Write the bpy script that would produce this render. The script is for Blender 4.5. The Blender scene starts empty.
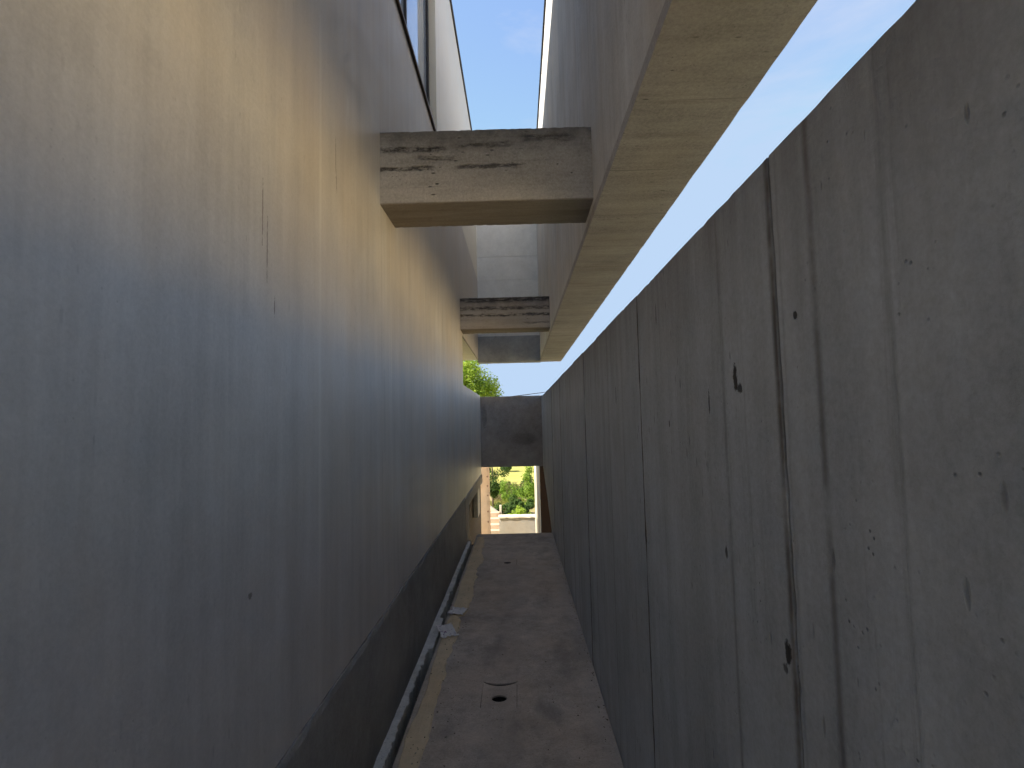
import bpy, bmesh, math, random
from mathutils import Vector, Matrix, noise
S = bpy.context.scene
C = S.collection
rad = math.radians
random.seed(7)

# ------------------------------------------------------------------ camera, sky, sun, exposure
F, YAW, PIT, ROLL = 533.0, -0.01068, 0.06903, -0.02320      # focal length in pixels of a 1024 wide picture
cam = bpy.data.cameras.new('camera')
cam.sensor_width = 36; cam.lens = F / 1024 * 36
cam.clip_start = 0.02; cam.clip_end = 3000
co = bpy.data.objects.new('camera', cam); C.objects.link(co); S.camera = co
fw = Vector((math.sin(YAW)*math.cos(PIT), math.cos(YAW)*math.cos(PIT), math.sin(PIT)))
rt = Vector((math.cos(YAW), -math.sin(YAW), 0)); up = rt.cross(fw)
c_, s_ = math.cos(ROLL), math.sin(ROLL)
rt, up = c_*rt + s_*up, -s_*rt + c_*up
co.matrix_world = Matrix(((rt.x, up.x, -fw.x, 0), (rt.y, up.y, -fw.y, 0), (rt.z, up.z, -fw.z, 0), (0, 0, 0, 1)))

SUN_EL = rad(42)
sd = Vector((-0.954, -0.30, 0)).normalized()
world = bpy.data.worlds.new("World"); S.world = world; world.use_nodes = True
wn, wl = world.node_tree.nodes, world.node_tree.links
sky = wn.new('ShaderNodeTexSky'); sky.sky_type = 'NISHITA'; sky.sun_disc = False
sky.sun_elevation = SUN_EL; sky.sun_rotation = math.atan2(sd.x, sd.y) % (2*math.pi)
sky.air_density = 0.9; sky.dust_density = 0.15; sky.ozone_density = 2.0
tc = wn.new('ShaderNodeTexCoord'); mp = wn.new('ShaderNodeMapping'); mp.inputs['Scale'].default_value = (1.1, 1.6, 4.0)
nz = wn.new('ShaderNodeTexNoise'); nz.inputs['Scale'].default_value = 1.7; nz.inputs['Detail'].default_value = 7; nz.inputs['Roughness'].default_value = .6
nz.inputs['Distortion'].default_value = .5
rp = wn.new('ShaderNodeMapRange'); rp.inputs[1].default_value = .42; rp.inputs[2].default_value = .66; rp.inputs[3].default_value = .12; rp.inputs[4].default_value = .72
mx = wn.new('ShaderNodeMix'); mx.data_type = 'RGBA'; mx.inputs['B'].default_value = (1.75, 1.93, 2.4, 1)
wl.new(tc.outputs['Generated'], mp.inputs[0]); wl.new(mp.outputs[0], nz.inputs['Vector']); wl.new(nz.outputs[0], rp.inputs[0])
wl.new(rp.outputs[0], mx.inputs['Factor']); wl.new(sky.outputs[0], mx.inputs['A']); 
cp = wn.new('ShaderNodeMix'); cp.data_type = 'RGBA'; cp.blend_type = 'DARKEN'; cp.inputs['Factor'].default_value = 1; cp.inputs['B'].default_value = (1.30, 1.72, 2.32, 1)
tn = wn.new('ShaderNodeMix'); tn.data_type = 'RGBA'; tn.blend_type = 'MULTIPLY'; tn.inputs['Factor'].default_value = 1; tn.inputs['B'].default_value = (.94, .95, 1.0, 1)
wl.new(mx.outputs['Result'], tn.inputs['A']); wl.new(tn.outputs['Result'], cp.inputs['A']); wl.new(cp.outputs['Result'], wn['Background'].inputs[0])
wn['Background'].inputs[1].default_value = 0.15
sl = bpy.data.lights.new('sun', 'SUN'); sl.energy = 4.6; sl.angle = rad(0.53); sl.color = (1, .90, .74)
so = bpy.data.objects.new('sun', sl); C.objects.link(so)
tv = Vector((sd.x*math.cos(SUN_EL), sd.y*math.cos(SUN_EL), math.sin(SUN_EL)))
so.rotation_euler = tv.to_track_quat('Z', 'Y').to_euler(); so.location = tv*60
S.view_settings.view_transform = 'Standard'; S.view_settings.look = 'None'; S.view_settings.gamma = 1
S.view_settings.exposure = 1.42
S.render.engine = 'CYCLES'
S.cycles.max_bounces = 7; S.cycles.diffuse_bounces = 6; S.cycles.use_denoising = True; S.cycles.use_adaptive_sampling = True; S.cycles.adaptive_threshold = .03; S.cycles.adaptive_min_samples = 24

# ------------------------------------------------------------------ helpers: objects
def link(o, parent=None):
    C.objects.link(o)
    if parent: o.parent = parent
    return o
def tag(o, label=None, cat=None, group=None, kind=None):
    if label: o['label'] = label
    if cat: o['category'] = cat
    if group: o['group'] = group
    if kind: o['kind'] = kind
    return o
def thing(name, loc, label, cat, group=None):
    o = bpy.data.objects.new(name, None); o.location = loc; o.empty_display_size = .2
    link(o); return tag(o, label, cat, group)
def obj(name, bm, mat, parent=None, origin=None, smooth=False):
    """links a bmesh written in world coordinates; its origin moves to the parent's base (or origin)"""
    off = Vector(parent['_o']) if parent and '_o' in parent else (Vector(origin) if origin else (parent.location.copy() if parent else Vector((0, 0, 0))))
    bmesh.ops.translate(bm, vec=-off, verts=bm.verts)
    bmesh.ops.recalc_face_normals(bm, faces=bm.faces)
    me = bpy.data.meshes.new(name); bm.to_mesh(me); bm.free()
    for p in me.polygons: p.use_smooth = smooth
    o = bpy.data.objects.new(name, me); link(o, parent)
    if not parent: o.location = off
    for m in (mat if isinstance(mat, (list, tuple)) else [mat]): me.materials.append(m)
    return o
def sub(name, bm, mat, part, root, smooth=False):      # a sub-part under a part whose own origin equals the root's
    off = root.location.copy()
    bmesh.ops.translate(bm, vec=-off, verts=bm.verts); bmesh.ops.recalc_face_normals(bm, faces=bm.faces)
    me = bpy.data.meshes.new(name); bm.to_mesh(me); bm.free(); me.materials.append(mat)
    for p in me.polygons: p.use_smooth = smooth
    o = bpy.data.objects.new(name, me); return link(o, part)

# ------------------------------------------------------------------ helpers: shapes
def box(bm, x0, x1, y0, y1, z0, z1, bev=0.0):
    b = bmesh.new()
    bmesh.ops.create_cube(b, size=1)
    bmesh.ops.scale(b, vec=(x1-x0, y1-y0, z1-z0), verts=b.verts)
    bmesh.ops.translate(b, vec=((x0+x1)/2, (y0+y1)/2, (z0+z1)/2), verts=b.verts)
    if bev: bmesh.ops.bevel(b, geom=b.edges[:], offset=bev, segments=1, affect='EDGES')
    me = bpy.data.meshes.new('t'); b.to_mesh(me); b.free(); bm.from_mesh(me); bpy.data.meshes.remove(me)
def rough(bm, x0, x1, y0, y1, z0, z1, st=.06, amp=.0015, chip=.006, seed=0, edges=None):
    """a cast concrete block: faces gridded at step st, slightly wavy, arrises worn by chips"""
    lo, hi = (x0, y0, z0), (x1, y1, z1)
    n = [max(1, min(160, int(round((hi[i]-lo[i])/(st if not isinstance(st, tuple) else st[i]))))) for i in range(3)]
    cache = {}
    def vert(i, j, k):
        key = (i, j, k)
        if key in cache: return cache[key]
        p = Vector((x0+(x1-x0)*i/n[0], y0+(y1-y0)*j/n[1], z0+(z1-z0)*k/n[2]))
        idx = (i, j, k); ext = [(idx[a] == 0)*-1 + (idx[a] == n[a])*1 for a in range(3)]
        q = p*3.1 + Vector((seed*7.3, 1.7, seed))
        ne = sum(1 for e in ext if e)
        d = noise.noise(q)*amp
        c = 0
        if ne >= 2:
            c = chip*(.3 + max(0, noise.noise(p*11+Vector((seed, 0, 0))))*.4 + max(0, noise.noise(p*43+Vector((0, seed, 0))))*1.8)
        for a in range(3):
            if ext[a]: p[a] += ext[a]*d - ext[a]*c
        cache[key] = bm.verts.new(p); return cache[key]
    for a in range(3):
        b, c = (a+1) % 3, (a+2) % 3
        for side in (0, n[a]):
            for u in range(n[b]):
                for v in range(n[c]):
                    def V(uu, vv):
                        t = [0, 0, 0]; t[a] = side; t[b] = uu; t[c] = vv; return vert(*t)
                    f = [V(u, v), V(u+1, v), V(u+1, v+1), V(u, v+1)]
                    if side == 0: f.reverse()
                    bm.faces.new(f)
def tube(bm, pts, r, seg=8):
    rings = []
    for i, p in enumerate(pts):
        p = Vector(p)
        d = (Vector(pts[min(i+1, len(pts)-1)]) - Vector(pts[max(i-1, 0)])).normalized()
        a = d.orthogonal().normalized(); b = d.cross(a)
        rr = r[i] if isinstance(r, (list, tuple)) else r
        rings.append([bm.verts.new(p + rr*(math.cos(2*math.pi*k/seg)*a + math.sin(2*math.pi*k/seg)*b)) for k in range(seg)])
    for A, B in zip(rings, rings[1:]):
        o = min(range(seg), key=lambda s: (A[0].co-B[s].co).length)
        for k in range(seg): bm.faces.new((A[k], A[(k+1) % seg], B[(k+1+o) % seg], B[(k+o) % seg]))
    bm.faces.new(rings[0]); bm.faces.new(rings[-1])
def prism(bm, poly, axis, a, b):
    """closed prism of a 2D polygon extruded along an axis from a to b"""
    def P(u, v, w):
        return {'x': (w, u, v), 'y': (u, w, v), 'z': (u, v, w)}[axis]
    A = [bm.verts.new(P(u, v, a)) for u, v in poly]; B = [bm.verts.new(P(u, v, b)) for u, v in poly]
    bm.faces.new(A); bm.faces.new(B[::-1])
    for i in range(len(poly)):
        j = (i+1) % len(poly); bm.faces.new((A[j], A[i], B[i], B[j]))
NB = bmesh.new

# ------------------------------------------------------------------ helpers: materials
class G:
    def __init__(s, name):
        s.m = bpy.data.materials.new(name); s.m.use_nodes = True
        s.t = s.m.node_tree; s.n = s.t.nodes; s.l = s.t.links; s.b = s.n['Principled BSDF']
        s.pos = s.n.new('ShaderNodeNewGeometry').outputs['Position']
    def inp(s, sock, v):
        if hasattr(v, 'is_output'): s.l.new(v, sock)
        else: sock.default_value = v
    def map(s, scale=(1, 1, 1), loc=(0, 0, 0), vec=None):
        m = s.n.new('ShaderNodeMapping'); s.l.new(vec or s.pos, m.inputs[0]); m.inputs['Scale'].default_value = scale; m.inputs['Location'].default_value = loc
        return m.outputs[0]
    def noise(s, scale, detail=5, rough=.55, vec=None, dist=0):
        n = s.n.new('ShaderNodeTexNoise'); n.inputs['Scale'].default_value = scale; n.inputs['Detail'].default_value = detail
        n.inputs['Roughness'].default_value = rough; n.inputs['Distortion'].default_value = dist; s.l.new(vec or s.pos, n.inputs['Vector']); return n.outputs[0]
    def vor(s, scale, vec=None, rnd=1):
        n = s.n.new('ShaderNodeTexVoronoi'); n.inputs['Scale'].default_value = scale; n.inputs['Randomness'].default_value = rnd
        s.l.new(vec or s.pos, n.inputs['Vector']); return n.outputs['Distance']
    def rng(s, v, a, b, c=0, d=1, smooth=False):
        n = s.n.new('ShaderNodeMapRange'); n.clamp = True
        if smooth: n.interpolation_type = 'SMOOTHSTEP'
        s.inp(n.inputs[0], v)
        for i, x in enumerate((a, b, c, d)): s.inp(n.inputs[i+1], x)
        return n.outputs[0]
    def mth(s, op, a, b=0, c=0):
        n = s.n.new('ShaderNodeMath'); n.operation = op; s.inp(n.inputs[0], a); s.inp(n.inputs[1], b)
        if op in ('MULTIPLY_ADD',): s.inp(n.inputs[2], c)
        return n.outputs[0]
    def mix(s, f, a, b, mode='MIX'):
        n = s.n.new('ShaderNodeMix'); n.data_type = 'RGBA'; n.blend_type = mode
        s.inp(n.inputs['Factor'], f)
        for k, v in (('A', a), ('B', b)):
            s.inp(n.inputs[k], v if hasattr(v, 'is_output') else (*v, 1))
        return n.outputs['Result']
    def xyz(s):
        n = s.n.new('ShaderNodeSeparateXYZ'); s.l.new(s.pos, n.inputs[0]); return n.outputs
    def mark(s, p, size, soft=.25, wob=.5, wscale=6):
        """soft-edged irregular spot: 1 inside"""
        v = s.n.new('ShaderNodeVectorMath'); v.operation = 'SUBTRACT'; s.l.new(s.pos, v.inputs[0]); v.inputs[1].default_value = p
        w = s.n.new('ShaderNodeVectorMath'); w.operation = 'DIVIDE'; s.l.new(v.outputs[0], w.inputs[0]); w.inputs[1].default_value = size
        l = s.n.new('ShaderNodeVectorMath'); l.operation = 'LENGTH'; s.l.new(w.outputs[0], l.inputs[0])
        if not hasattr(s, 'mk'): s.mk = s.noise(48, 3, .75)
        nn = s.mk
        d = s.mth('ADD', l.outputs['Value'], s.mth('MULTIPLY', s.mth('SUBTRACT', nn, .5), wob*4))
        return s.rng(d, 1-soft, 1+.1, 1, 0)
    def bump(s, h, strength=.3, dist=.01):
        b = s.n.new('ShaderNodeBump'); b.inputs['Strength'].default_value = strength; b.inputs['Distance'].default_value = dist
        s.l.new(h, b.inputs['Height']); s.l.new(b.outputs[0], s.b.inputs['Normal']); return b
    def out(s, col, rough=.85, spec=.3):
        s.inp(s.b.inputs['Base Color'], col if hasattr(col, 'is_output') else (*col, 1)); s.inp(s.b.inputs['Roughness'], rough)
        s.b.inputs['Specular IOR Level'].default_value = spec
        return s.m
def sc3(c, k): return tuple(x*k for x in c)

def concrete(name, base, streak='z', contrast=.25, fleck=.5, boards=None, marks=(), boardk=1.0, stains_and_light=None, rough_=.85, spec=.3, bumpy=.35, fine=1.0, warm=.12, dark=None):
    g = G(name)
    k = {'z': (1, 1, .07), 'x': (.10, 1, 1), 'y': (1, .10, 1), '0': (1, 1, 1)}[streak]
    big = g.noise(1.3, 5, .6)
    st = g.noise(7, 6, .65, vec=g.map(k))
    st2 = g.noise(26, 4, .6, vec=g.map(k, (3, 3, 3)))
    med = g.noise(9, 6, .7)
    fin = g.noise(85, 5, .85)
    v = g.mth('ADD', g.mth('MULTIPLY', g.mth('SUBTRACT', st, .5), 1.5), g.mth('MULTIPLY', g.mth('SUBTRACT', big, .5), 1.6))
    v = g.mth('ADD', v, g.mth('MULTIPLY', g.mth('SUBTRACT', med, .5), .9))
    v = g.mth('ADD', v, g.mth('MULTIPLY', g.mth('SUBTRACT', st2, .5), .7))
    v = g.mth('ADD', v, g.mth('MULTIPLY', g.mth('SUBTRACT', fin, .5), 1.7*fine))
    f = g.rng(v, -.9, .9)
    col = g.mix(f, sc3(base, 1-contrast*1.5), sc3(base, 1+contrast))
    wn_ = g.noise(2.1, 4, .6, vec=g.map((1, 1, .4), (9, 4, 2)))
    col = g.mix(g.rng(wn_, .4, .7, 0, warm*4), col, (base[0]*1.02, base[1]*.88, base[2]*.72))
    h = g.mth('ADD', g.mth('MULTIPLY', med, .5), g.mth('MULTIPLY', fin, .40))
    if boards:       # faint board marks of the formwork
        ax, pitch = boards
        co_ = g.xyz()['XYZ'.index(ax)]
        co_ = g.mth('ADD', co_, g.mth('MULTIPLY', g.noise(.8, 2, .5), .03))
        fr = g.mth('FRACT', g.mth('DIVIDE', co_, pitch))
        ln = g.rng(g.mth('ABSOLUTE', g.mth('SUBTRACT', fr, .5)), 0, .012/pitch*.5, 1, 0)
        ln = g.mth('MULTIPLY', ln, g.rng(g.noise(3.3, 3, .6, vec=g.map((1, 1, .3))), .40, .62))
        fl = g.mth('FLOOR', g.mth('DIVIDE', co_, pitch))
        wn2 = g.n.new('ShaderNodeTexWhiteNoise'); wn2.noise_dimensions = '1D'; g.l.new(fl, wn2.inputs['W'])
        col = g.mix(g.mth('MULTIPLY', wn2.outputs['Value'], .12*boardk), col, sc3(base, .55))
        col = g.mix(g.mth('MULTIPLY', ln, .6*boardk), col, sc3(base, .3))
        h = g.mth('SUBTRACT', h, g.mth('MULTIPLY', ln, .6*boardk))
    if fleck:        # blow holes, some of them drawn out
        fv = g.vor(24, vec=g.map({'z': (1, 1, .32), 'x': (.5, 1, 1), 'y': (1, .5, 1), '0': (1, 1, 1)}[streak]))
        fm = g.mth('MULTIPLY', g.rng(fv, .03, .09, 1, 0), g.rng(g.noise(5, 2, .5, vec=g.map((1, 1, 1), (5, 5, 5))), .50, .60))
        fv2 = g.vor(52)
        fm2 = g.mth('MULTIPLY', g.rng(fv2, .06, .16, 1, 0), g.rng(g.noise(9, 2, .5, vec=g.map((1, 1, 1), (1, 8, 5))), .52, .66))
        fv3 = g.vor(30, vec=g.map({'z': (1, 1, .26), 'x': (.35, 1, 1), 'y': (1, .4, 1), '0': (1, 1, 1)}[streak], (4, 2, 1)))
        fm3 = g.mth('MULTIPLY', g.rng(fv3, .07, .15, 1, 0), g.rng(g.noise(3.5, 3, .6, vec=g.map((1, 1, .6), (2, 2, 9))), .50, .60))
        fm = g.mth('MAXIMUM', fm, g.mth('MAXIMUM', g.mth('MULTIPLY', fm2, .8), g.mth('MULTIPLY', fm3, .7)))
        col = g.mix(g.mth('MULTIPLY', fm, fleck), col, sc3(base, .16))
        h = g.mth('SUBTRACT', h, g.mth('MULTIPLY', fm, 1.2*fleck))
    for (p, size, strength, colr) in marks:
        mk = g.mark(p, size)
        col = g.mix(g.mth('MULTIPLY', mk, strength), col, colr)
        if sum(colr) < .4: h = g.mth('SUBTRACT', h, g.mth('MULTIPLY', mk, 1.0))
    if stains_and_light: col, h = stains_and_light(g, col, h)
    g.bump(h, bumpy, .006)
    r = g.rng(med, .3, .7, rough_-.08, min(1, rough_+.1))
    return g.out(col, r, spec)

# ------------------------------------------------------------------ main dimensions (metres, camera at the origin height 1.6 above the path)
XL, XR = -0.728, 0.450          # faces of left and right wall
ZF = -1.60                       # top of the path
Y0 = -3.2                        # how far behind the camera the walls run
DARK = (.03, .028, .026)

# left wall plaster, with a browner band and painted bounce light at the top and the hairline cracks of the photograph
def left_tones(g, col, h):
    x, y, z = g.xyz()
    n1 = g.noise(1.6, 5, .6, vec=g.map((1, 1, .25)))
    top = g.rng(g.mth('ADD', z, g.mth('MULTIPLY', n1, 1.0)), 1.5, 2.3, 0, 1, True)          # browner band under the window
    top = g.mth('MULTIPLY', top, g.rng(y, 1.6, 2.3, .25, 1))
    top = g.mth('MULTIPLY', top, g.rng(z, 2.70, 2.74, 1, .15))
    run = g.noise(11, 5, .65, vec=g.map((1, 1, .045), (2, 0, 0)))
    col = g.mix(g.mth('MULTIPLY', top, g.rng(run, .3, .7, .35, .75)), col, (.56, .47, .395))
    col = g.mix(g.rng(z, 2.70, 2.74, 0, .8), col, (.80, .71, .56))  # cream tint above the sill imitates sunlight bounced onto the wall
    for yy, w, s, cc in ((1.95, .022, .45, (.78, .76, .72)), (3.06, .014, .5, (.76, .72, .64)), (2.845, .006, .5, (.2, .18, .17)), (4.2, .02, .3, (.76, .74, .7)), (5.22, .012, .45, (.25, .22, .2)), (1.72, .05, .22, (.36, .34, .33)), (2.45, .06, .25, (.36, .34, .33)), (3.6, .07, .25, (.38, .36, .34))):
        dy = g.mth('ABSOLUTE', g.mth('SUBTRACT', y, yy))
        col = g.mix(g.mth('MULTIPLY', g.rng(dy, 0, w, s, 0, True), g.rng(g.noise(2.5, 3, .6, vec=g.map((1, .3, 1), (0, 0, yy*3))), .35, .6, .15, 1)), col, cc)
    lt = g.rng(g.noise(16, 3, .6, vec=g.map((1, 1, .02), (0, 7, 0))), .62, .72)
    col = g.mix(g.mth('MULTIPLY', lt, .22), col, (.66, .64, .60))
    return col, h
cr = (.16, .14, .12)
M_left = concrete('plaster', (.61, .59, .58), 'z', .25, .25, stains_and_light=left_tones, bumpy=.22, fine=.8, rough_=.47, spec=.6, warm=.10,
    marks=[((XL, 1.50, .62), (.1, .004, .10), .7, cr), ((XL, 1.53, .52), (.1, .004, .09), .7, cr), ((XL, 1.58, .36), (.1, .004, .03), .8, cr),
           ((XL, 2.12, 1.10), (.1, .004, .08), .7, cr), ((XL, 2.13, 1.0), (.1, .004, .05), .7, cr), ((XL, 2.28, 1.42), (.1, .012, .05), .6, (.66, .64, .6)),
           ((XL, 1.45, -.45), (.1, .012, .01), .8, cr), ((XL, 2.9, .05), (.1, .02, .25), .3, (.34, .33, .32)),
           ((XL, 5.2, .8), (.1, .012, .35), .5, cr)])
def plinth_stain(g, col, h):
    x, y, z = g.xyz()
    d = g.rng(g.mth('ADD', z, g.mth('MULTIPLY', g.noise(3, 4, .6), .2)), -1.55, -1.30, .55, 0)
    return g.mix(d, col, (.15, .145, .135)), h
M_plinth = concrete('plinth_render', (.34, .33, .32), '0', .30, .4, stains_and_light=plinth_stain, bumpy=.4, fine=1.1, rough_=.75, warm=.04)
def right_stain(g, col, h):
    x, y, z = g.xyz()
    top = g.rng(g.mth('ADD', z, g.mth('MULTIPLY', g.noise(9, 5, .7, vec=g.map((1, 1, .12))), .5)), .42, .74, 0, .6)
    col = g.mix(top, col, (.17, .155, .145))
    run = g.rng(g.noise(19, 5, .7, vec=g.map((1, 1, .03), (2, 0, 4))), .60, .72)
    col = g.mix(g.mth('MULTIPLY', run, .35), col, (.15, .145, .14))
    for yy, w, s in ((3.62, .010, .8), (4.31, .012, .85), (5.02, .012, .8), (5.76, .015, .85), (6.5, .015, .8), (7.25, .018, .8), (8.3, .02, .8), (.925, .013, .8), (.80, .012, .5), (1.17, .01, .35), (1.966, .009, .9), (2.999, .010, .9), (2.3, .004, .45), (2.66, .006, .65), (3.3, .008, .7), (3.95, .008, .7), (4.65, .01, .7), (5.4, .01, .7), (6.1, .012, .7)):
        dy = g.mth('ABSOLUTE', g.mth('SUBTRACT', g.mth('ADD', y, g.mth('MULTIPLY', g.mth('SUBTRACT', g.noise(5, 4, .6, vec=g.map((1, 1, .3))), .5), .004)), yy))
        m = g.mth('MULTIPLY', g.rng(dy, 0, w*1.2, min(1, s*1.15), 0, True), g.rng(g.noise(4, 4, .7, vec=g.map((1, 1, 1), (0, 0, yy))), .28, .5))
        col = g.mix(m, col, (.12, .10, .085))
    return col, h
pit = (.07, .065, .06)
M_right = concrete('board_concrete', (.50, .53, .57), 'z', .30, .8, boards=('Y', .262), boardk=.4, stains_and_light=right_stain, bumpy=.5, warm=.04,
    marks=[((XR, 1.105, .078), (.1, .010, .026), 1, pit), ((XR, 1.085, .055), (.1, .012, .010), .9, pit), ((XR, .945, -.405), (.1, .011, .020), 1, pit), ((XR, .955, -.435), (.1, .010, .010), .8, pit),
           ((XR, 1.96, -.405), (.1, .020, .045), .7, (.5, .49, .47)), ((XR, 1.965, -.43), (.1, .012, .03), .9, pit), ((XR, .86, .16), (.1, .006, .006), 1, pit),
           ((XR, 1.26, .03), (.1, .005, .03), .8, pit), ((XR, 1.6, -.02), (.1, .006, .012), .8, pit), ((XR, 1.2, -.3), (.1, .006, .012), .8, pit),
           ((XR, 1.7, .33), (.1, .006, .04), .7, pit), ((XR, 2.45, .1), (.1, .008, .05), .7, pit)])
M_screen = concrete('screen_concrete', (.56, .57, .59), 'z', .32, .5, fine=1.2, bumpy=.3, warm=.10)
def soffit_stain(g, col, h):
    n = g.rng(g.noise(5, 6, .7, vec=g.map((.12, 1, 1))), .54, .68)
    col = g.mix(g.mth('MULTIPLY', n, .4), col, (.22, .19, .16))
    return col, h
M_soffit = concrete('soffit_concrete', (.41, .395, .405), 'x', .38, 1.0, fine=1.4, stains_and_light=soffit_stain, bumpy=.35, warm=.05, boards=('Y', .52), boardk=1.1)
M_end = concrete('end_wall_concrete', (.74, .74, .73), '0', .13, .2, bumpy=.2, warm=.03)
def beam_stain_shade(yf, lines, k=1.0):
    def fn(g, col, h):
        x, y, z = g.xyz()
        wob = g.mth('MULTIPLY', g.mth('SUBTRACT', g.noise(6, 5, .7, vec=g.map((1, 1, 1), (0, yf, 0))), .5), .06)
        zz = g.mth('ADD', z, wob)
        for zc, w, x0, x1, s in lines:
            d = g.mth('ABSOLUTE', g.mth('SUBTRACT', zz, zc))
            m = g.rng(d, w*.25, w, s, 0, True)
            m = g.mth('MULTIPLY', m, g.rng(g.noise(34, 6, .8, vec=g.map((.35, 1, 1.3), (zc*9, 0, yf))), .42, .55))
            m = g.mth('MULTIPLY', m, g.mth('MULTIPLY', g.rng(x, x0-.05, x0), g.rng(x, x1, x1+.08, 1, 0)))
            col = g.mix(g.mth('MULTIPLY', m, k), col, (.045, .036, .032))
            h = g.mth('SUBTRACT', h, g.mth('MULTIPLY', m, .9))
        col = g.mix(g.mth('MULTIPLY', g.rng(z, 1.2, 1.206, 1, 0), g.rng(g.noise(9, 5, .7, vec=g.map((.15, 1, 1))), .3, .7, .55, .9)), col, (.17, .135, .10))  # underside shade put into the colour, broken up by brown form grain
        mold = g.rng(g.mth('ADD', z, g.mth('MULTIPLY', g.noise(7, 6, .75), .3)), 1.60, 1.78, 0, .75)
        col = g.mix(mold, col, (.085, .075, .07))
        return col, h
    return fn
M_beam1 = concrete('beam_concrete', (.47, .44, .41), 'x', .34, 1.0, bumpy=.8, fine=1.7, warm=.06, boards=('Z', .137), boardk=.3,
                   stains_and_light=beam_stain_shade(0, [(1.50, .022, -.73, -.42, 1), (1.395, .018, -.73, -.48, .9), (1.52, .022, -.27, -.05, .75), (1.40, .02, -.28, .02, .75), (1.45, .02, -.5, -.35, .6), (1.55, .03, .08, .3, .7)]))
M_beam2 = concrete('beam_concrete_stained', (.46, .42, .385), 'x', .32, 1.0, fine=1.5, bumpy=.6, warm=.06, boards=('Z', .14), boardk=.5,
                   stains_and_light=beam_stain_shade(5, [(1.58, .05, -.8, .5, 1), (1.47, .035, -.8, .5, .85), (1.38, .03, -.8, .5, .9), (1.27, .02, .1, .5, .5)]))
M_block = concrete('block_concrete', (.38, .355, .355), '0', .36, .5, bumpy=.5, warm=.06,
                   marks=[((-.66, 10.3, .1), (.05, .2, .22), .35, (.08, .07, .065)), ((.1, 10.3, -.35), (.25, .2, .12), .4, (.14, .13, .12))])
def path_stain_shade(g, col, h):
    x, y, z = g.xyz()
    mid = g.rng(g.mth('ABSOLUTE', g.mth('ADD', x, .13)), .05, .14, .35, 0, True)
    col = g.mix(g.mth('MULTIPLY', mid, g.rng(g.noise(2.2, 4, .6), .35, .6)), col, (.38, .32, .275))
    damp = g.rng(g.noise(1.9, 6, .7, vec=g.map((1.2, .6, 1), (3, 1, 0))), .52, .64, 0, .40)
    col = g.mix(damp, col, (.19, .165, .145))
    cut_shade = g.rng(z, ZF-.004, ZF-.012, 0, 1)  # holes and grooves coloured dark, standing in for the shade inside
    col = g.mix(cut_shade, col, (.02, .018, .016))
    edge = g.rng(g.mth('ADD', x, g.mth('MULTIPLY', g.noise(8, 5, .7), .16)), .40, .52, 0, .5)
    col = g.mix(edge, col, (.42, .38, .34))
    return col, h
M_lintel = concrete('lintel_concrete', (.33, .345, .38), '0', .3, .4, bumpy=.4, warm=.0)
M_path = concrete('path_concrete', (.56, .47, .39), '0', .36, 1.0, fine=1.3, stains_and_light=path_stain_shade, bumpy=.7, warm=.08, rough_=.9)
M_screed = concrete('sandy_screed', (.74, .59, .39), '0', .2, 1.0, bumpy=.9, warm=.1, rough_=.95)
M_curb = concrete('pale_render', (.72, .69, .64), '0', .34, 1.0, bumpy=.9, warm=.02)
M_rubble = concrete('dark_rubble', (.05, .045, .04), '0', .4, .8, bumpy=1, rough_=1)
M_frame = concrete('frame_concrete', (.55, .50, .44), '0', .12, .3, bumpy=.3, warm=.1)
M_tan = concrete('tan_concrete', (.60, .46, .33), '0', .16, .8, bumpy=.5, warm=.2,
                 marks=[((-.72, 11.9, z), (.02, .3, .022), .9, (.22, .12, .08)) for z in (-1.22, -1.42, -1.63, -1.98, -2.2)])
M_white = concrete('whitewashed_concrete', (.78, .71, .58), '0', .08, .2, bumpy=.3, warm=.05)
M_brown = concrete('brown_board', (.06, .034, .02), 'z', .3, .2, bumpy=.5, warm=.3)
M_low = concrete('low_wall_concrete', (.40, .37, .33), '0', .2, .6, bumpy=.6, warm=.1)
def simple(name, col, r=.6, metal=0, spec=.4, n=.15, scale=12):
    g = G(name); f = g.noise(scale, 4, .6)
    c = g.mix(g.rng(f, .3, .7), sc3(col, 1-n), sc3(col, 1+n)); g.b.inputs['Metallic'].default_value = metal
    g.bump(f, .1, .003); return g.out(c, r, spec)
M_metal = simple('dark_metal', (.035, .03, .028), .45, .3)
M_cap = simple('dark_flashing', (.045, .042, .04), .5, .5)
M_rust = simple('brown_sill_metal', (.07, .045, .03), .5, .4)
M_inner = simple('dark_interior', (.05, .045, .04), .9)
M_wood = simple('weathered_wood', (.06, .04, .028), .8, n=.35)
g = G('window_glass'); g.b.inputs['IOR'].default_value = 1.9; g.b.inputs['Metallic'].default_value = .35
M_glass = g.out((.55, .62, .72), .015, .8)
M_cable = simple('black_cable', (.02, .02, .02), .6)

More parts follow.
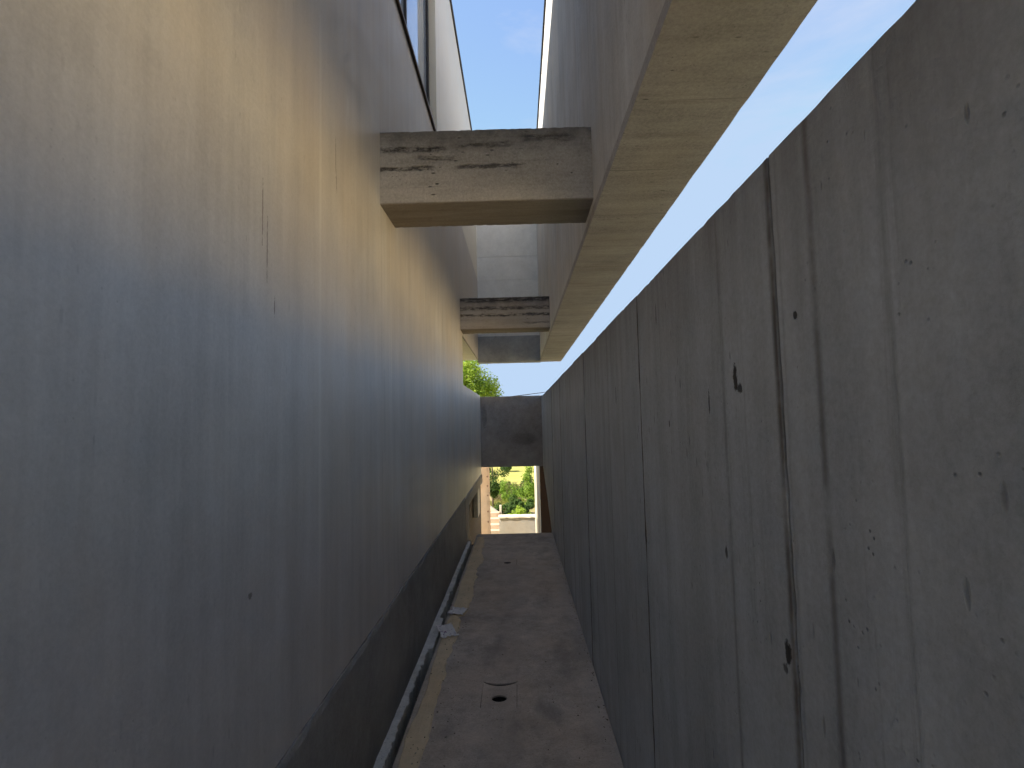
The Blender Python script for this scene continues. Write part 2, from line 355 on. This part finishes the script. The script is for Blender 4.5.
# ------------------------------------------------------------------ ground
def hgt(x, y):
    def ss(a, b, t):
        t = max(0, min(1, (t-a)/(b-a))); return t*t*(3-2*t)
    z = -3.2 - 1.0*ss(14, 24, y) - 3.0*ss(24, 50, y) + .4*ss(66, 90, y) + 3.5*ss(95, 400, y)
    bounce_bank = 4.7*ss(7.5, 16.5, x)*(1-ss(45, 110, abs(y-5))) + 1.3*ss(3.0, 8, x)*(1-ss(30, 60, abs(y)))  # unseen bank added on the right, shaped to bounce warm light under the screen
    z += bounce_bank - 1.0*ss(20, 80, -x)
    z += .25*noise.noise(Vector((x*.15, y*.15, 0)))*ss(11, 20, abs(y)+abs(x)) 
    if y > 90: z += 2.5*noise.noise(Vector((x*.01, y*.01, 3)))*ss(90, 200, y)
    return z
def grid_axis(lo, hi, fine_lo, fine_hi, fine, grow=1.22):
    a = [fine_lo + i*fine for i in range(int((fine_hi-fine_lo)/fine)+1)]
    s = fine
    while a[-1] < hi: s *= grow; a.append(a[-1]+s)
    s = fine
    while a[0] > lo: s *= grow; a.insert(0, a[0]-s)
    return a
gx = grid_axis(-1500, 1500, -14, 30, 1.0); gy = grid_axis(-1500, 1500, -12, 96, 1.2)
bm = NB(); vs = [[bm.verts.new((x, y, hgt(x, y))) for y in gy] for x in gx]
for i in range(len(gx)-1):
    for j in range(len(gy)-1): bm.faces.new((vs[i][j], vs[i+1][j], vs[i+1][j+1], vs[i][j+1]))
g = G('dry_grass_ground')
n1 = g.noise(.11, 6, .65); n2 = g.noise(2.5, 6, .75); n3 = g.noise(.5, 5, .7, vec=g.map((1, 1, 1), (7, 3, 0)))
c = g.mix(g.rng(n2, .3, .7), (.26, .21, .10), (.46, .37, .19))
c = g.mix(g.rng(g.mth('ADD', g.mth('MULTIPLY', n1, .6), g.mth('MULTIPLY', n3, .4)), .47, .58), c, (.10, .15, .035))
x, y, z = g.xyz()
c = g.mix(g.mth('MULTIPLY', g.rng(y, 55, 60), g.rng(y, 140, 160, 1, 0)), c, g.mix(g.rng(n3, .3, .7), (.33, .32, .08), (.44, .41, .13)))
c = g.mix(g.mth('MULTIPLY', g.rng(x, 5, 9), .8), c, g.mix(g.rng(n2, .3, .7), (.60, .46, .26), (.74, .60, .37)))  # warm pale tone of the added bank, chosen for its bounce
g.bump(n2, .8, .08)
tag(obj('ground', bm, g.out(c, .95, .1), smooth=True), kind='structure')

# ------------------------------------------------------------------ the path
bm = NB(); box(bm, -.628, XR-.004, Y0, 7.72, -1.95, ZF)
pth = obj('path', bm, M_path); tag(pth, kind='structure')
def cutter(bmc):
    bmesh.ops.recalc_face_normals(bmc, faces=bmc.faces)
    me = bpy.data.meshes.new('cut'); bmc.to_mesh(me); bmc.free()
    o = bpy.data.objects.new('cut', me); C.objects.link(o); return o
cuts = []
for cx, cy in ((-.150, 3.20), (-.163, 6.16)):
    b = NB(); bmesh.ops.create_cone(b, cap_ends=True, segments=28, radius1=.036, radius2=.044, depth=.3)
    bmesh.ops.scale(b, vec=(1, .86, 1), verts=b.verts); bmesh.ops.translate(b, vec=(cx, cy, ZF-.148), verts=b.verts); cuts.append(cutter(b))
    outer = []; inner = []
    for k in range(15):
        a = math.pi*(1.14 + .72*k/14); r = .118
        w = .022*math.sin(math.pi*(k+.35)/14.7) + .004
        outer.append((cx+.002+r*math.cos(a), cy+.232+r*math.sin(a)*.62 - w*.5)); inner.append((cx+.002+r*math.cos(a), cy+.232+r*math.sin(a)*.62 + w*.6))
    b = NB(); prism(b, outer+inner[::-1], 'z', ZF-.03, ZF+.01); cuts.append(cutter(b))
    b = NB(); box(b, cx-.1045, cx-.1022, cy-.10, cy+.17, ZF-.016, ZF+.01); cuts.append(cutter(b))
    b = NB(); box(b, cx+.1012, cx+.1035, cy-.10, cy+.17, ZF-.016, ZF+.01); cuts.append(cutter(b))
for k, c_o in enumerate(cuts):
    md = pth.modifiers.new('b%d' % k, 'BOOLEAN'); md.operation = 'DIFFERENCE'; md.solver = 'EXACT'; md.object = c_o
bpy.context.view_layer.update()
me = bpy.data.meshes.new_from_object(pth.evaluated_get(bpy.context.evaluated_depsgraph_get()))
pth.modifiers.clear(); pth.data = me
for c_o in cuts: bpy.data.objects.remove(c_o, do_unlink=True)
# sandy screed with a ragged edge along the left side of the path
def rag(y, s, a): return a*(noise.noise(Vector((s, y*2.3, 0)))*1.0 + noise.noise(Vector((s, y*9, 4)))*.45 + noise.noise(Vector((s, y*31, 4)))*.2)
bm = NB(); L_, R_, T_ = [], [], []
yy = Y0+.1
rows = []
while yy < 7.5:
    xl = -.622 + rag(yy, 1, .016) + (.012 if yy > 3.8 else .02)
    xr = -.505 + rag(yy, 5, .045) + (.035 if yy > 4.5 else 0) - max(0, (yy-6.6))*.05
    t = .010 + .004*noise.noise(Vector((yy*6, 0, 0)))
    rows.append([bm.verts.new((xl, yy, ZF+.001)), bm.verts.new((xl+.006, yy, ZF+t)), bm.verts.new(((xl+xr)/2, yy, ZF+t+.003)), bm.verts.new((xr-.008, yy, ZF+t*.8)), bm.verts.new((xr, yy, ZF+.001))])
    yy += .035
for A, B in zip(rows, rows[1:]):
    for k in range(4): bm.faces.new((A[k], A[k+1], B[k+1], B[k]))
obj('screed_strip', bm, M_screed, pth)
# pale ledge at the foot of the left wall, broken inner edge, dark gap beside it
bm = NB(); rows = []; yy = Y0
while yy < 7.3:
    xr = -.676 + rag(yy, 11, .020) + .022*noise.noise(Vector((yy*26, 2, 2))) - .02*max(0, noise.noise(Vector((yy*5, 8, 2)))); hj = .006*noise.noise(Vector((yy*17, 5, 1)))
    if 3.9 < yy < 4.5: xr = -.65 + rag(yy, 11, .012)
    rows.append([bm.verts.new((XL-.01, yy, -1.600+hj)), bm.verts.new((xr-.004, yy, -1.601+hj)), bm.verts.new((xr, yy, -1.606+hj)), bm.verts.new((xr-.004, yy, -1.95))]); yy += .018
for A, B in zip(rows, rows[1:]):
    for k in range(3): bm.faces.new((A[k], A[k+1], B[k+1], B[k]))
obj('wall_ledge', bm, M_curb, pth)
bm = NB(); box(bm, XL-.02, -.60, Y0, 7.7, -2.05, -1.74); 
random.seed(3)
for i in range(260):
    y_ = random.uniform(1.8, 7.4); r_ = random.uniform(.004, .013)
    m_ = Matrix.Translation((random.uniform(-.675, -.63), y_, -1.735+r_)) @ Matrix.Rotation(random.random()*6, 4, 'Z')
    bmesh.ops.create_icosphere(bm, subdivisions=1, radius=r_, matrix=m_)
obj('joint_fill', bm, M_rubble, pth)

# grit, crumbs of mortar and bits of dry leaf that collect along the edges
bm = NB(); rng = random.Random(21)
for i in range(620):
    y_ = rng.uniform(1.7, 7.5)
    e = rng.random()
    x_ = XR-.012-abs(rng.gauss(0, .022)) if e < .45 else (-.50+rng.gauss(0, .05) if e < .75 else rng.uniform(-.5, .43))
    r_ = rng.uniform(.0012, .0042)*(1.5 if rng.random() < .07 else 1)
    m_ = Matrix.Translation((x_, y_, ZF+r_*.5+(.012 if x_ < -.49 else 0))) @ Matrix.Rotation(rng.random()*6, 4, 'Z') @ Matrix.Diagonal((rng.uniform(.8, 1.7), rng.uniform(.6, 1.1), rng.uniform(.4, .8), 1))
    bmesh.ops.create_icosphere(bm, subdivisions=1, radius=r_, matrix=m_)
g = G('grit'); c = g.mix(g.rng(g.noise(60, 1, .5), .42, .58), (.06, .045, .035), (.40, .35, .28))
tag(obj('grit', bm, g.out(c, .95, .1)), 'loose grit and leaf crumbs along the edges of the path', 'grit', kind='stuff')

# ------------------------------------------------------------------ left building
bld = thing('concrete_building', (-3.8, 2.5, -3.3), 'tall plastered building with a high window, filling the left side of the passage', 'building')
TOP = 5.19; YE1, YE2 = 7.09, 10.10
WY1 = 5.00; WZ0 = 2.72; WZ1 = 4.30; WY0 = -2.4; GX = XL-.088
# plaster wall around the window, thickness .3
bm = NB(); XB = XL-.30
def lw(y0, y1, z0, z1, st=(.3, .5, .5)): rough(bm, XB, XL, y0, y1, z0, z1, st=st, amp=0, chip=0)
lw(Y0, YE1, -.985, 1.17); lw(Y0, WY1, 1.17, WZ0-.004); lw(Y0, WY0, WZ0-.004, WZ1); lw(Y0, WY1, WZ1, TOP)
lw(WY1, YE2, 1.17, TOP)
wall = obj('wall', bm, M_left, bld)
bm = NB(); rough(bm, XB, XL+.009, Y0, YE1-.01, -3.3, -.985, st=(.3, .065, .03), amp=.002, chip=.008)
obj('plinth', bm, M_plinth, bld)
# building body behind (blocks the light), open storey beyond YE1
bm = NB(); box(bm, -5.4, GX-1.4, Y0, YE1, -3.3, TOP-.1); box(bm, -5.4, GX-1.4, YE1, YE2, 1.32, TOP-.1)
box(bm, GX-1.4, XB, Y0, YE1, -3.3, WZ0-.10); box(bm, GX-1.4, XB, Y0, YE1, WZ1+.05, TOP-.1)
box(bm, GX-1.4, XB, YE1, YE2, 1.32, TOP-.1); box(bm, GX-1.4, XB, WY1+.05, YE1, WZ0-.1, WZ1+.05)
obj('building_body', bm, M_inner, bld)
bm = NB(); box(bm, -5.4, XL-.03, YE1+.002, YE2-.004, 1.20, 1.318); box(bm, XL-.018, XL-.002, YE1, YE2, 1.158, 1.169)
obj('soffit', bm, M_soffit, bld)
bm = NB(); box(bm, -5.42, XL+.022, Y0, YE2+.02, TOP+.001, TOP+.045, .006)
obj('roof_flashing', bm, M_cap, bld)
# parapet under the open storey, ending in the cross wall; opening with pale frame below it
bm = NB(); rough(bm, XB, XL, YE1+.003, 10.29, -1.0, .50, st=(.1, .1, .1), amp=.002, chip=.006)
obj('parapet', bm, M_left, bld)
bm = NB(); box(bm, XL-.16, XL+.012, YE1+.0, YE1+.40, -1.93, -1.003, .006); box(bm, XL-.16, XL+.012, YE1+.403, 10.26, -1.16, -1.003, .006)
nf = obj('opening_frame', bm, M_frame, bld)
bm = NB(); box(bm, XL-.2, XL-.13, YE1+.1, 11.7, -3.3, -1.02)
obj('opening_lining', bm, M_wood, bld)
bm = NB(); box(bm, XL-.12, XL-.04, 9.7, 10.2, -1.72, -1.163, .004)
obj('opening_panel', bm, M_curb, bld)
# window: dark metal frame, mullions, glass, sill line, pale reveal
bm = NB()
def wf(y0, y1, z0, z1, x0=GX-.03, x1=GX+.022): box(bm, x0, x1, y0, y1, z0, z1, .003)
wf(WY1-.055, WY1-.003, WZ0+.03, WZ1-.003); wf(WY0, WY1-.055, WZ1-.05, WZ1-.003); wf(WY0, WY1-.055, WZ0+.03, WZ0+.085)
for ym in (3.93, 2.9, 1.7, .4, -1.0): wf(ym-.012, ym+.012, WZ0+.085, WZ1-.05)
win = obj('window', bm, M_metal, bld)
bm = NB(); box(bm, GX-.012, GX, WY0, WY1-.05, WZ0+.05, WZ1-.03); sub('glass', bm, M_glass, win, bld)
bm = NB(); box(bm, GX-.03, XL+.020, WY0-.002, WY1-.003, WZ0-.001, WZ0+.028, .003); sub('sill', bm, M_rust, win, bld)
bm = NB(); box(bm, GX-1.2, GX-1.15, WY0, WY1, WZ0, WZ1); sub('blind', bm, M_inner, win, bld)

# ------------------------------------------------------------------ raised screen wall on the right
scr = thing('raised_screen_wall', (.63, 3, 1.108), 'long raised concrete wall with tan underside, hanging over the right side of the passage', 'wall')
STOP = 4.86; SX0, SX1, SY1 = .437, .832, 10.12
bm = NB(); rough(bm, SX0, SX1, Y0, SY1, 1.16, STOP, st=(.13, .12, .12), amp=.0014, chip=.003)
obj('wall', bm, M_screen, scr)
bm = NB(); rough(bm, SX0-.002, SX1+.002, Y0-.002, SY1+.001, 1.108, 1.158, st=(.05, .05, .05), amp=.0006, chip=.0018, seed=4)
obj('underside', bm, M_soffit, scr)
bm = NB(); box(bm, SX0-.02, SX1+.02, Y0, SY1+.02, STOP+.001, STOP+.04, .005)
obj('roof_flashing', bm, M_cap, scr)

# end wall closing the shaft, cast in lifts
ew = thing('end_wall', (-.14, 10.2, 1.60), 'pale wall with horizontal joints, closing the slot above the far stained beam', 'wall')
bm = NB(); zs = [1.60, 2.69, 3.15, 3.9, 4.65, 5.1]
for a, b in zip(zs, zs[1:]): rough(bm, XL-.012, SX0+.012, YE2-.035, YE2+.165, a+(.008 if a > 1.7 else 0), b, st=(.1, .1, .1), amp=.002, chip=.003, seed=a)
box(bm, XL+.01, SX0-.01, YE2-.027, YE2+.15, 1.65, 5.0)
obj('wall', bm, M_end, ew)

t = thing('lintel', (-.14, 10.0, 1.108), 'dark blue grey lintel under the pale end wall, below the far stained beam', 'lintel')
bm = NB(); rough(bm, XL-.01, SX0+.01, YE2-.16, YE2+.13, 1.108, 1.597, st=.05, amp=.002, chip=.004, seed=12); obj('body', bm, M_lintel, t)

# cross beams between building and screen wall
def beam(y0, y1, z0, z1, mat, label, seed):
    b = thing('concrete_beam', ((XL+SX0)/2, (y0+y1)/2, z0), label, 'beam', 'cross beams spanning the passage')
    bm = NB(); rough(bm, XL-.003, SX0+.003, y0, y1, z0, z1, st=.02, amp=.0012, chip=.0028, seed=seed); obj('body', bm, mat, b)
    return b
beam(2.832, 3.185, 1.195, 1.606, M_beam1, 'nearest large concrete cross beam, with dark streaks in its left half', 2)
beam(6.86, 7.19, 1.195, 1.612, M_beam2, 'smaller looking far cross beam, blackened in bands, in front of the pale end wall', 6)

# ------------------------------------------------------------------ cross wall bridging the passage low down
cw = thing('bridging_wall_block', (-.14, 10.45, -.88), 'dark grey concrete block wall bridging the passage above the bright opening', 'wall')
bm = NB(); rough(bm, XL-.03, XR+.03, 10.27, 10.56, -.875, .478, st=.05, amp=.004, chip=.008, seed=9)
obj('body', bm, M_block, cw)

# ------------------------------------------------------------------ right boundary wall
rw = thing('boundary_wall', (.55, 3.5, -3.3), 'long grey board-marked concrete wall with vertical joints, right side of the passage', 'wall')
bm = NB(); js = [Y0, -2.1, -1.1, -.1, .915, 1.962, 2.995, 3.62, 4.31, 5.02, 5.76, 6.5, 7.25, 8.0, 8.75, 9.5, 10.29]
for i, (a, b) in enumerate(zip(js, js[1:])):
    g_ = .003
    lo = -3.3
    if a >= 8.0: lo = -1.62
    off = .0015*math.sin(i*2.4)
    rough(bm, XR+off, XR+.20, a+g_, b-g_*.2, lo, .455+.004*math.sin(i*3.1), st=(.1, .03, .045), amp=.0008, chip=.0011, seed=i)
for v in bm.verts:
    if v.co.y > 7.98 and v.co.z < -.6: v.co.z += (v.co.y-8)*.325*min(1, (-.6-v.co.z)/1.02)
box(bm, XR+.014, XR+.19, Y0+.01, 7.99, -3.3, .44); box(bm, XR+.014, XR+.19, 7.99, 10.28, -.85, .44)
obj('wall', bm, M_right, rw)

# jambs of the opening beyond the path
def px(x, y, yp):      # point on the plane Y = yp seen at a pixel of the photograph, used only to read off real positions
    d = rt*(x-512) + up*(384-y) + fw*F
    return d*(yp/d.y)
p = px(481.5, 470, 11.9); q = px(489, 470, 11.9)
t = thing('tan_pillar', ((p.x+q.x)/2, 12.0, -3.3), 'tan concrete pillar with small dark tie holes, left side of the bright opening', 'pillar')
bm = NB(); rough(bm, p.x-.12, q.x, 11.9, 12.15, -3.3, -.2, st=.06, amp=.003, chip=.006, seed=3); obj('shaft', bm, M_tan, t)
t = thing('white_edged_pillar', (.42, 11.0, -3.3), 'dark brown pillar with a bright white inner face, right side of the bright opening', 'pillar')
a0 = px(540.5, 500, 10.7).x
bm = NB(); box(bm, a0, a0+.42, 10.7, 10.78, -3.3, -.3, .004); obj('brown_face', bm, M_brown, t)
a1 = a0-.02
bm = NB(); prism(bm, [(a0-.022, 10.69), (a0-.001, 10.69), (a0+.04, 12.9), (a0-.05, 12.9)], 'z', -3.3, -.35); obj('white_face', bm, M_white, t)

# low wall and stairs beyond
p = px(499, 516.5, 14.0); q = px(536, 516.5, 14.0)
t = thing('low_wall', ((p.x+q.x)/2, 14.1, -3.3), 'low weathered concrete wall seen through the opening just above the path end', 'wall')
bm = NB(); rough(bm, p.x, q.x+1.0, 14.0, 14.25, -3.4, p.z-.05, st=.07, amp=.004, chip=.008, seed=5); obj('body', bm, M_low, t)
bm = NB(); rough(bm, p.x-.02, q.x+1.02, 13.97, 14.28, p.z-.048, p.z, st=.07, amp=.002, chip=.006, seed=8); obj('coping', bm, M_white, t)
t = thing('outdoor_staircase', (-.9, 15.2, -3.3), 'sandy concrete steps with a sloping pale rail wall, left of the low wall', 'staircase')
for k in range(4):
    a = px(489, 531-6*k, 14.6+.28*k)
    bm = NB(); rough(bm, a.x-.7, px(499.5, 520, 14.6+.28*k).x, 14.6+.28*k, 14.6+.28*(k+1), -3.5, a.z, st=.1, amp=.003, chip=.008, seed=k); obj('step', bm, M_tan, t)
a = px(486, 503.5, 15.8); b = px(501, 514, 15.8)
bm = NB(); prism(bm, [(a.x, a.z), (b.x, b.z), (b.x, b.z-.11), (a.x, a.z-.11)], 'y', 15.75, 15.95); obj('rail_wall', bm, M_white, t)
b = px(500.5, 505, 15.7)
bm = NB(); box(bm, b.x-.03, b.x+.03, 15.66, 15.72, -3.5, b.z, .004); obj('post', bm, M_white, t)

# ------------------------------------------------------------------ crumpled paper
def paper(name, cx, cy, w, l, ang, z0, seed, mat, label):
    bm = NB(); n = 14; vs = []
    ca, sa = math.cos(ang), math.sin(ang)
    for i in range(n+1):
        r = []
        for j in range(n+1):
            u, v = (i/n-.5), (j/n-.5)
            q = Vector((u*3.2+seed, v*3.2, seed))
            e = 1 + .25*noise.noise(Vector((u*4, v*4, seed+3)))
            x = u*w*e; y = v*l*e
            fold = abs(noise.noise(q))*1.2 + abs(noise.noise(q*2.3))*.5
            r.append(bm.verts.new((cx+x*ca-y*sa, cy+x*sa+y*ca, z0+.003+fold*.014+.012*max(0, -u))))
        vs.append(r)
    for i in range(n):
        for j in range(n):
            if (i in (0, n-1) or j in (0, n-1)) and noise.noise(Vector((i*.7, j*.7, seed))) > .2: continue
            bm.faces.new((vs[i][j], vs[i+1][j], vs[i+1][j+1], vs[i][j+1]))
    o = obj(name, bm, mat, origin=(cx, cy, z0)); md = o.modifiers.new('s', 'SOLIDIFY'); md.thickness = .0008
    return tag(o, label, 'litter', 'crumpled paper scraps')
g = G('printed_paper'); v1 = g.noise(38, 3, .6); v2 = g.noise(9, 2, .5)
c = g.mix(g.mth('MULTIPLY', g.rng(v1, .56, .60), g.rng(v2, .48, .54)), (.78, .73, .70), (.26, .12, .24))
M_paper = g.out(c, .8, .2)
paper('paper_scrap', -.585, 4.17, .125, .25, .35, ZF+.012, 2, M_paper, 'larger crumpled white paper with purple print, beside the left wall')
paper('paper_scrap', -.55, 4.58, .13, .15, -.2, ZF+.012, 5, M_paper, 'smaller pale pink paper scrap lying just beyond the larger printed one')

# ------------------------------------------------------------------ vegetation
def leaf_mat(name, a, b):
    g = G(name); n = g.noise(3.0, 4, .7); n2 = g.noise(14, 2, .6)
    c = g.mix(g.rng(g.mth('ADD', g.mth('MULTIPLY', n, .6), g.mth('MULTIPLY', n2, .4)), .36, .62), a, b)
    tr = g.n.new('ShaderNodeBsdfTranslucent'); g.l.new(c, tr.inputs[0])
    m = g.out(c, .6, .25); ad = g.n.new('ShaderNodeMixShader'); ad.inputs[0].default_value = .4
    g.l.new(g.b.outputs[0], ad.inputs[1]); g.l.new(tr.outputs[0], ad.inputs[2]); g.l.new(ad.outputs[0], g.n['Material Output'].inputs[0])
    return m
L_bright = leaf_mat('bright_leaves', (.17, .29, .03), (.42, .54, .07))
L_dark = leaf_mat('dark_leaves', (.025, .06, .012), (.10, .18, .035))
L_mid = leaf_mat('shrub_leaves', (.09, .18, .02), (.30, .44, .06))
L_dry = leaf_mat('dry_scrub_leaves', (.13, .12, .05), (.28, .24, .11))
M_bark = simple('bark', (.12, .09, .065), .9, n=.35)
def crown(bm, centre, rads, n, leaf, clumps, rng):
    cs = []
    for i in range(clumps):
        while True:
            p = Vector((rng.uniform(-1, 1), rng.uniform(-1, 1), rng.uniform(-1, 1)))
            if .25 < p.length < 1: break
        cs.append((Vector(centre)+Vector([p[k]*rads[k]*.82 for k in range(3)]), rng.uniform(.20, .40)*min(rads)))
    for i in range(n):
        c, r = rng.choice(cs)
        d = Vector((rng.gauss(0, 1), rng.gauss(0, 1), rng.gauss(0, 1))).normalized()*r*(rng.random()**.4)*1.25
        p = c+d
        nrm = (d.normalized()+Vector((rng.gauss(0, .5), rng.gauss(0, .5), rng.gauss(.5, .5)))).normalized()
        a = nrm.orthogonal().normalized(); b = nrm.cross(a); t = rng.uniform(0, 6.28)
        a, b = a*math.cos(t)+b*math.sin(t), b*math.cos(t)-a*math.sin(t)
        s = leaf*rng.uniform(.6, 1.3)
        v = [bm.verts.new(p+a*s), bm.verts.new(p+b*s*.5+nrm*s*.15), bm.verts.new(p-a*s), bm.verts.new(p-b*s*.5+nrm*s*.1)]
        bm.faces.new(v)
    return cs
def tree(name, base, h, rads, n, leaf, mat, label, cat, seed, clumps=26, cz=None, group=None):
    rng = random.Random(seed); b = Vector(base)
    t = thing(name, b, label, cat, group)
    cen = b+Vector((0, 0, cz if cz is not None else h-rads[2]))
    bm = NB(); cs = crown(bm, cen, rads, n, leaf, clumps, rng)
    off = b.copy(); bmesh.ops.translate(bm, vec=-off, verts=bm.verts)
    me = bpy.data.meshes.new('crown'); bm.to_mesh(me); bm.free(); me.materials.append(mat)
    link(bpy.data.objects.new('crown' if cat == 'tree' else 'foliage', me), t)
    bm = NB(); r0 = .035*h if cat == 'tree' else .02*h
    fork = cen-Vector((0, 0, rads[2]*.55))
    tube(bm, [b-Vector((0, 0, .2)), b.lerp(fork, .5)+Vector((rng.uniform(-.1, .1), 0, 0)), fork, cen+Vector((0, 0, rads[2]*.4))], [r0, r0*.8, r0*.65, r0*.2])
    for c, r in cs[:12]:
        m_ = fork.lerp(c, .5)+Vector((0, 0, -.05*h)); tube(bm, [fork-Vector((0, 0, .1)), m_, c], [r0*.4, r0*.22, r0*.07], 5)
    obj('trunk' if cat == 'tree' else 'stem', bm, M_bark, t, smooth=True)
    return t
def on(x, y): return (x, y, hgt(x, y)-.05)
p = px(466, 394, 22)
tree('leafy_tree', (p.x, 22, hgt(p.x, 22)-.05), 6.6, (1.5, 1.5, 1.65), 24000, .060, L_bright, 'bright green tree rising behind the left parapet against the sky', 'tree', 4, 60, cz=p.z-hgt(p.x, 22))
def bush(xp, Y, r, h, mat, label, seed, name='shrub', n=2200, leaf=.055, group=None):
    p = px(xp, 490, Y)
    return tree(name, on(p.x, Y), h, (r, r, h*.5), n, leaf, mat, label, 'shrub', seed, 16, group=group)
bush(493, 27, .75, 3.3, L_dark, 'dark green upright shrub at the left edge of the opening view', 11, n=4500)
bush(519, 24, .95, .95, L_dark, 'low blackish green shrub in the middle of the opening view', 12, n=3500)
bush(505, 23, .8, .85, L_dark, 'dark low shrub left of the middle, above the stair rail', 13, n=3000)
bush(524, 18, .42, .75, L_bright, 'bright yellow green bush just behind the low wall', 14, n=2200, leaf=.035)
bush(513, 18.5, .35, .55, L_bright, 'small bright bush left of the larger one behind the low wall', 15, n=1600, leaf=.035)
bush(532, 27, .8, 2.2, L_mid, 'sunlit green shrub at the right edge of the opening view', 16, n=3000)
bush(511, 33, 1.3, 1.6, L_mid, 'broad mid green shrub on the slope behind the dark ones', 17, n=3000)
bush(522, 38, 1.6, 1.6, L_dry, 'dry straw coloured scrub on the middle of the slope', 18, n=3000)
bush(507, 44, 1.5, 1.9, L_dry, 'dry brownish scrub left of centre below the yellow field', 19, n=3000)
bush(527, 50, 1.9, 1.7, L_mid, 'green shrub below the right part of the yellow field', 20, n=3000, leaf=.08)
bush(514, 54, 2.2, 1.5, L_dark, 'dark hedge clump at the near edge of the yellow field', 21, n=3000, leaf=.08)
bush(507.5, 75, .95, 1.9, L_dark, 'small round dark bush alone in the yellow field', 22, n=1500, leaf=.12)
bush(528, 62, .6, 1.2, L_dark, 'tiny dark bush at the right edge of the field', 23, n=900, leaf=.09)
# ground cover on the slope
bm = NB(); rng = random.Random(9)
for i in range(26000):
    y = 15 + 40*rng.random()**1.3; x = rng.uniform(-.09, .09)*y*1.6
    if noise.noise(Vector((x*.5, y*.35, 2))) < -.12: continue
    z = hgt(x, y); s = rng.uniform(.03, .09)*(.6+y/40); a = rng.uniform(0, 6.28)
    dx, dy = math.cos(a)*s*.22, math.sin(a)*s*.22
    v = [bm.verts.new((x-dx, y-dy, z-.02)), bm.verts.new((x+dx, y+dy, z-.02)), bm.verts.new((x+rng.gauss(0, .4)*s, y+rng.gauss(0, .4)*s, z+s*2.2))]
    bm.faces.new(v)
tag(obj('grass', bm, leaf_mat('grass_blades', (.12, .15, .03), (.36, .34, .10))), 'tall green and straw coloured grass on the slope beyond the opening', 'grass', kind='stuff')

# ------------------------------------------------------------------ power line
pl = thing('power_line', (0, 30, -3.5), 'thin dark overhead cables crossing the sky just above the bridging wall', 'cable')
for dz, s in ((0, .0), (.16, .35)):
    a = px(497, 398.5, 30); b = px(544, 392.5, 30); pts = []
    for k in range(25):
        t_ = -6+13*k/24
        pts.append((a.x+(b.x-a.x)*t_, 30, a.z+(b.z-a.z)*t_*(1-.15*s) + .012*(t_-.5)**2 + dz*(.15+.25*t_*0)))
    bm = NB(); tube(bm, pts, .012, 5); obj('cable', bm, M_cable, pl)
for pt in (pts[0], pts[-1]):
    bm = NB(); tube(bm, [(pt[0], 30.12, -6), (pt[0], 30.12, pt[2]+.4)], [.13, .09]); obj('pole', bm, M_bark, pl)
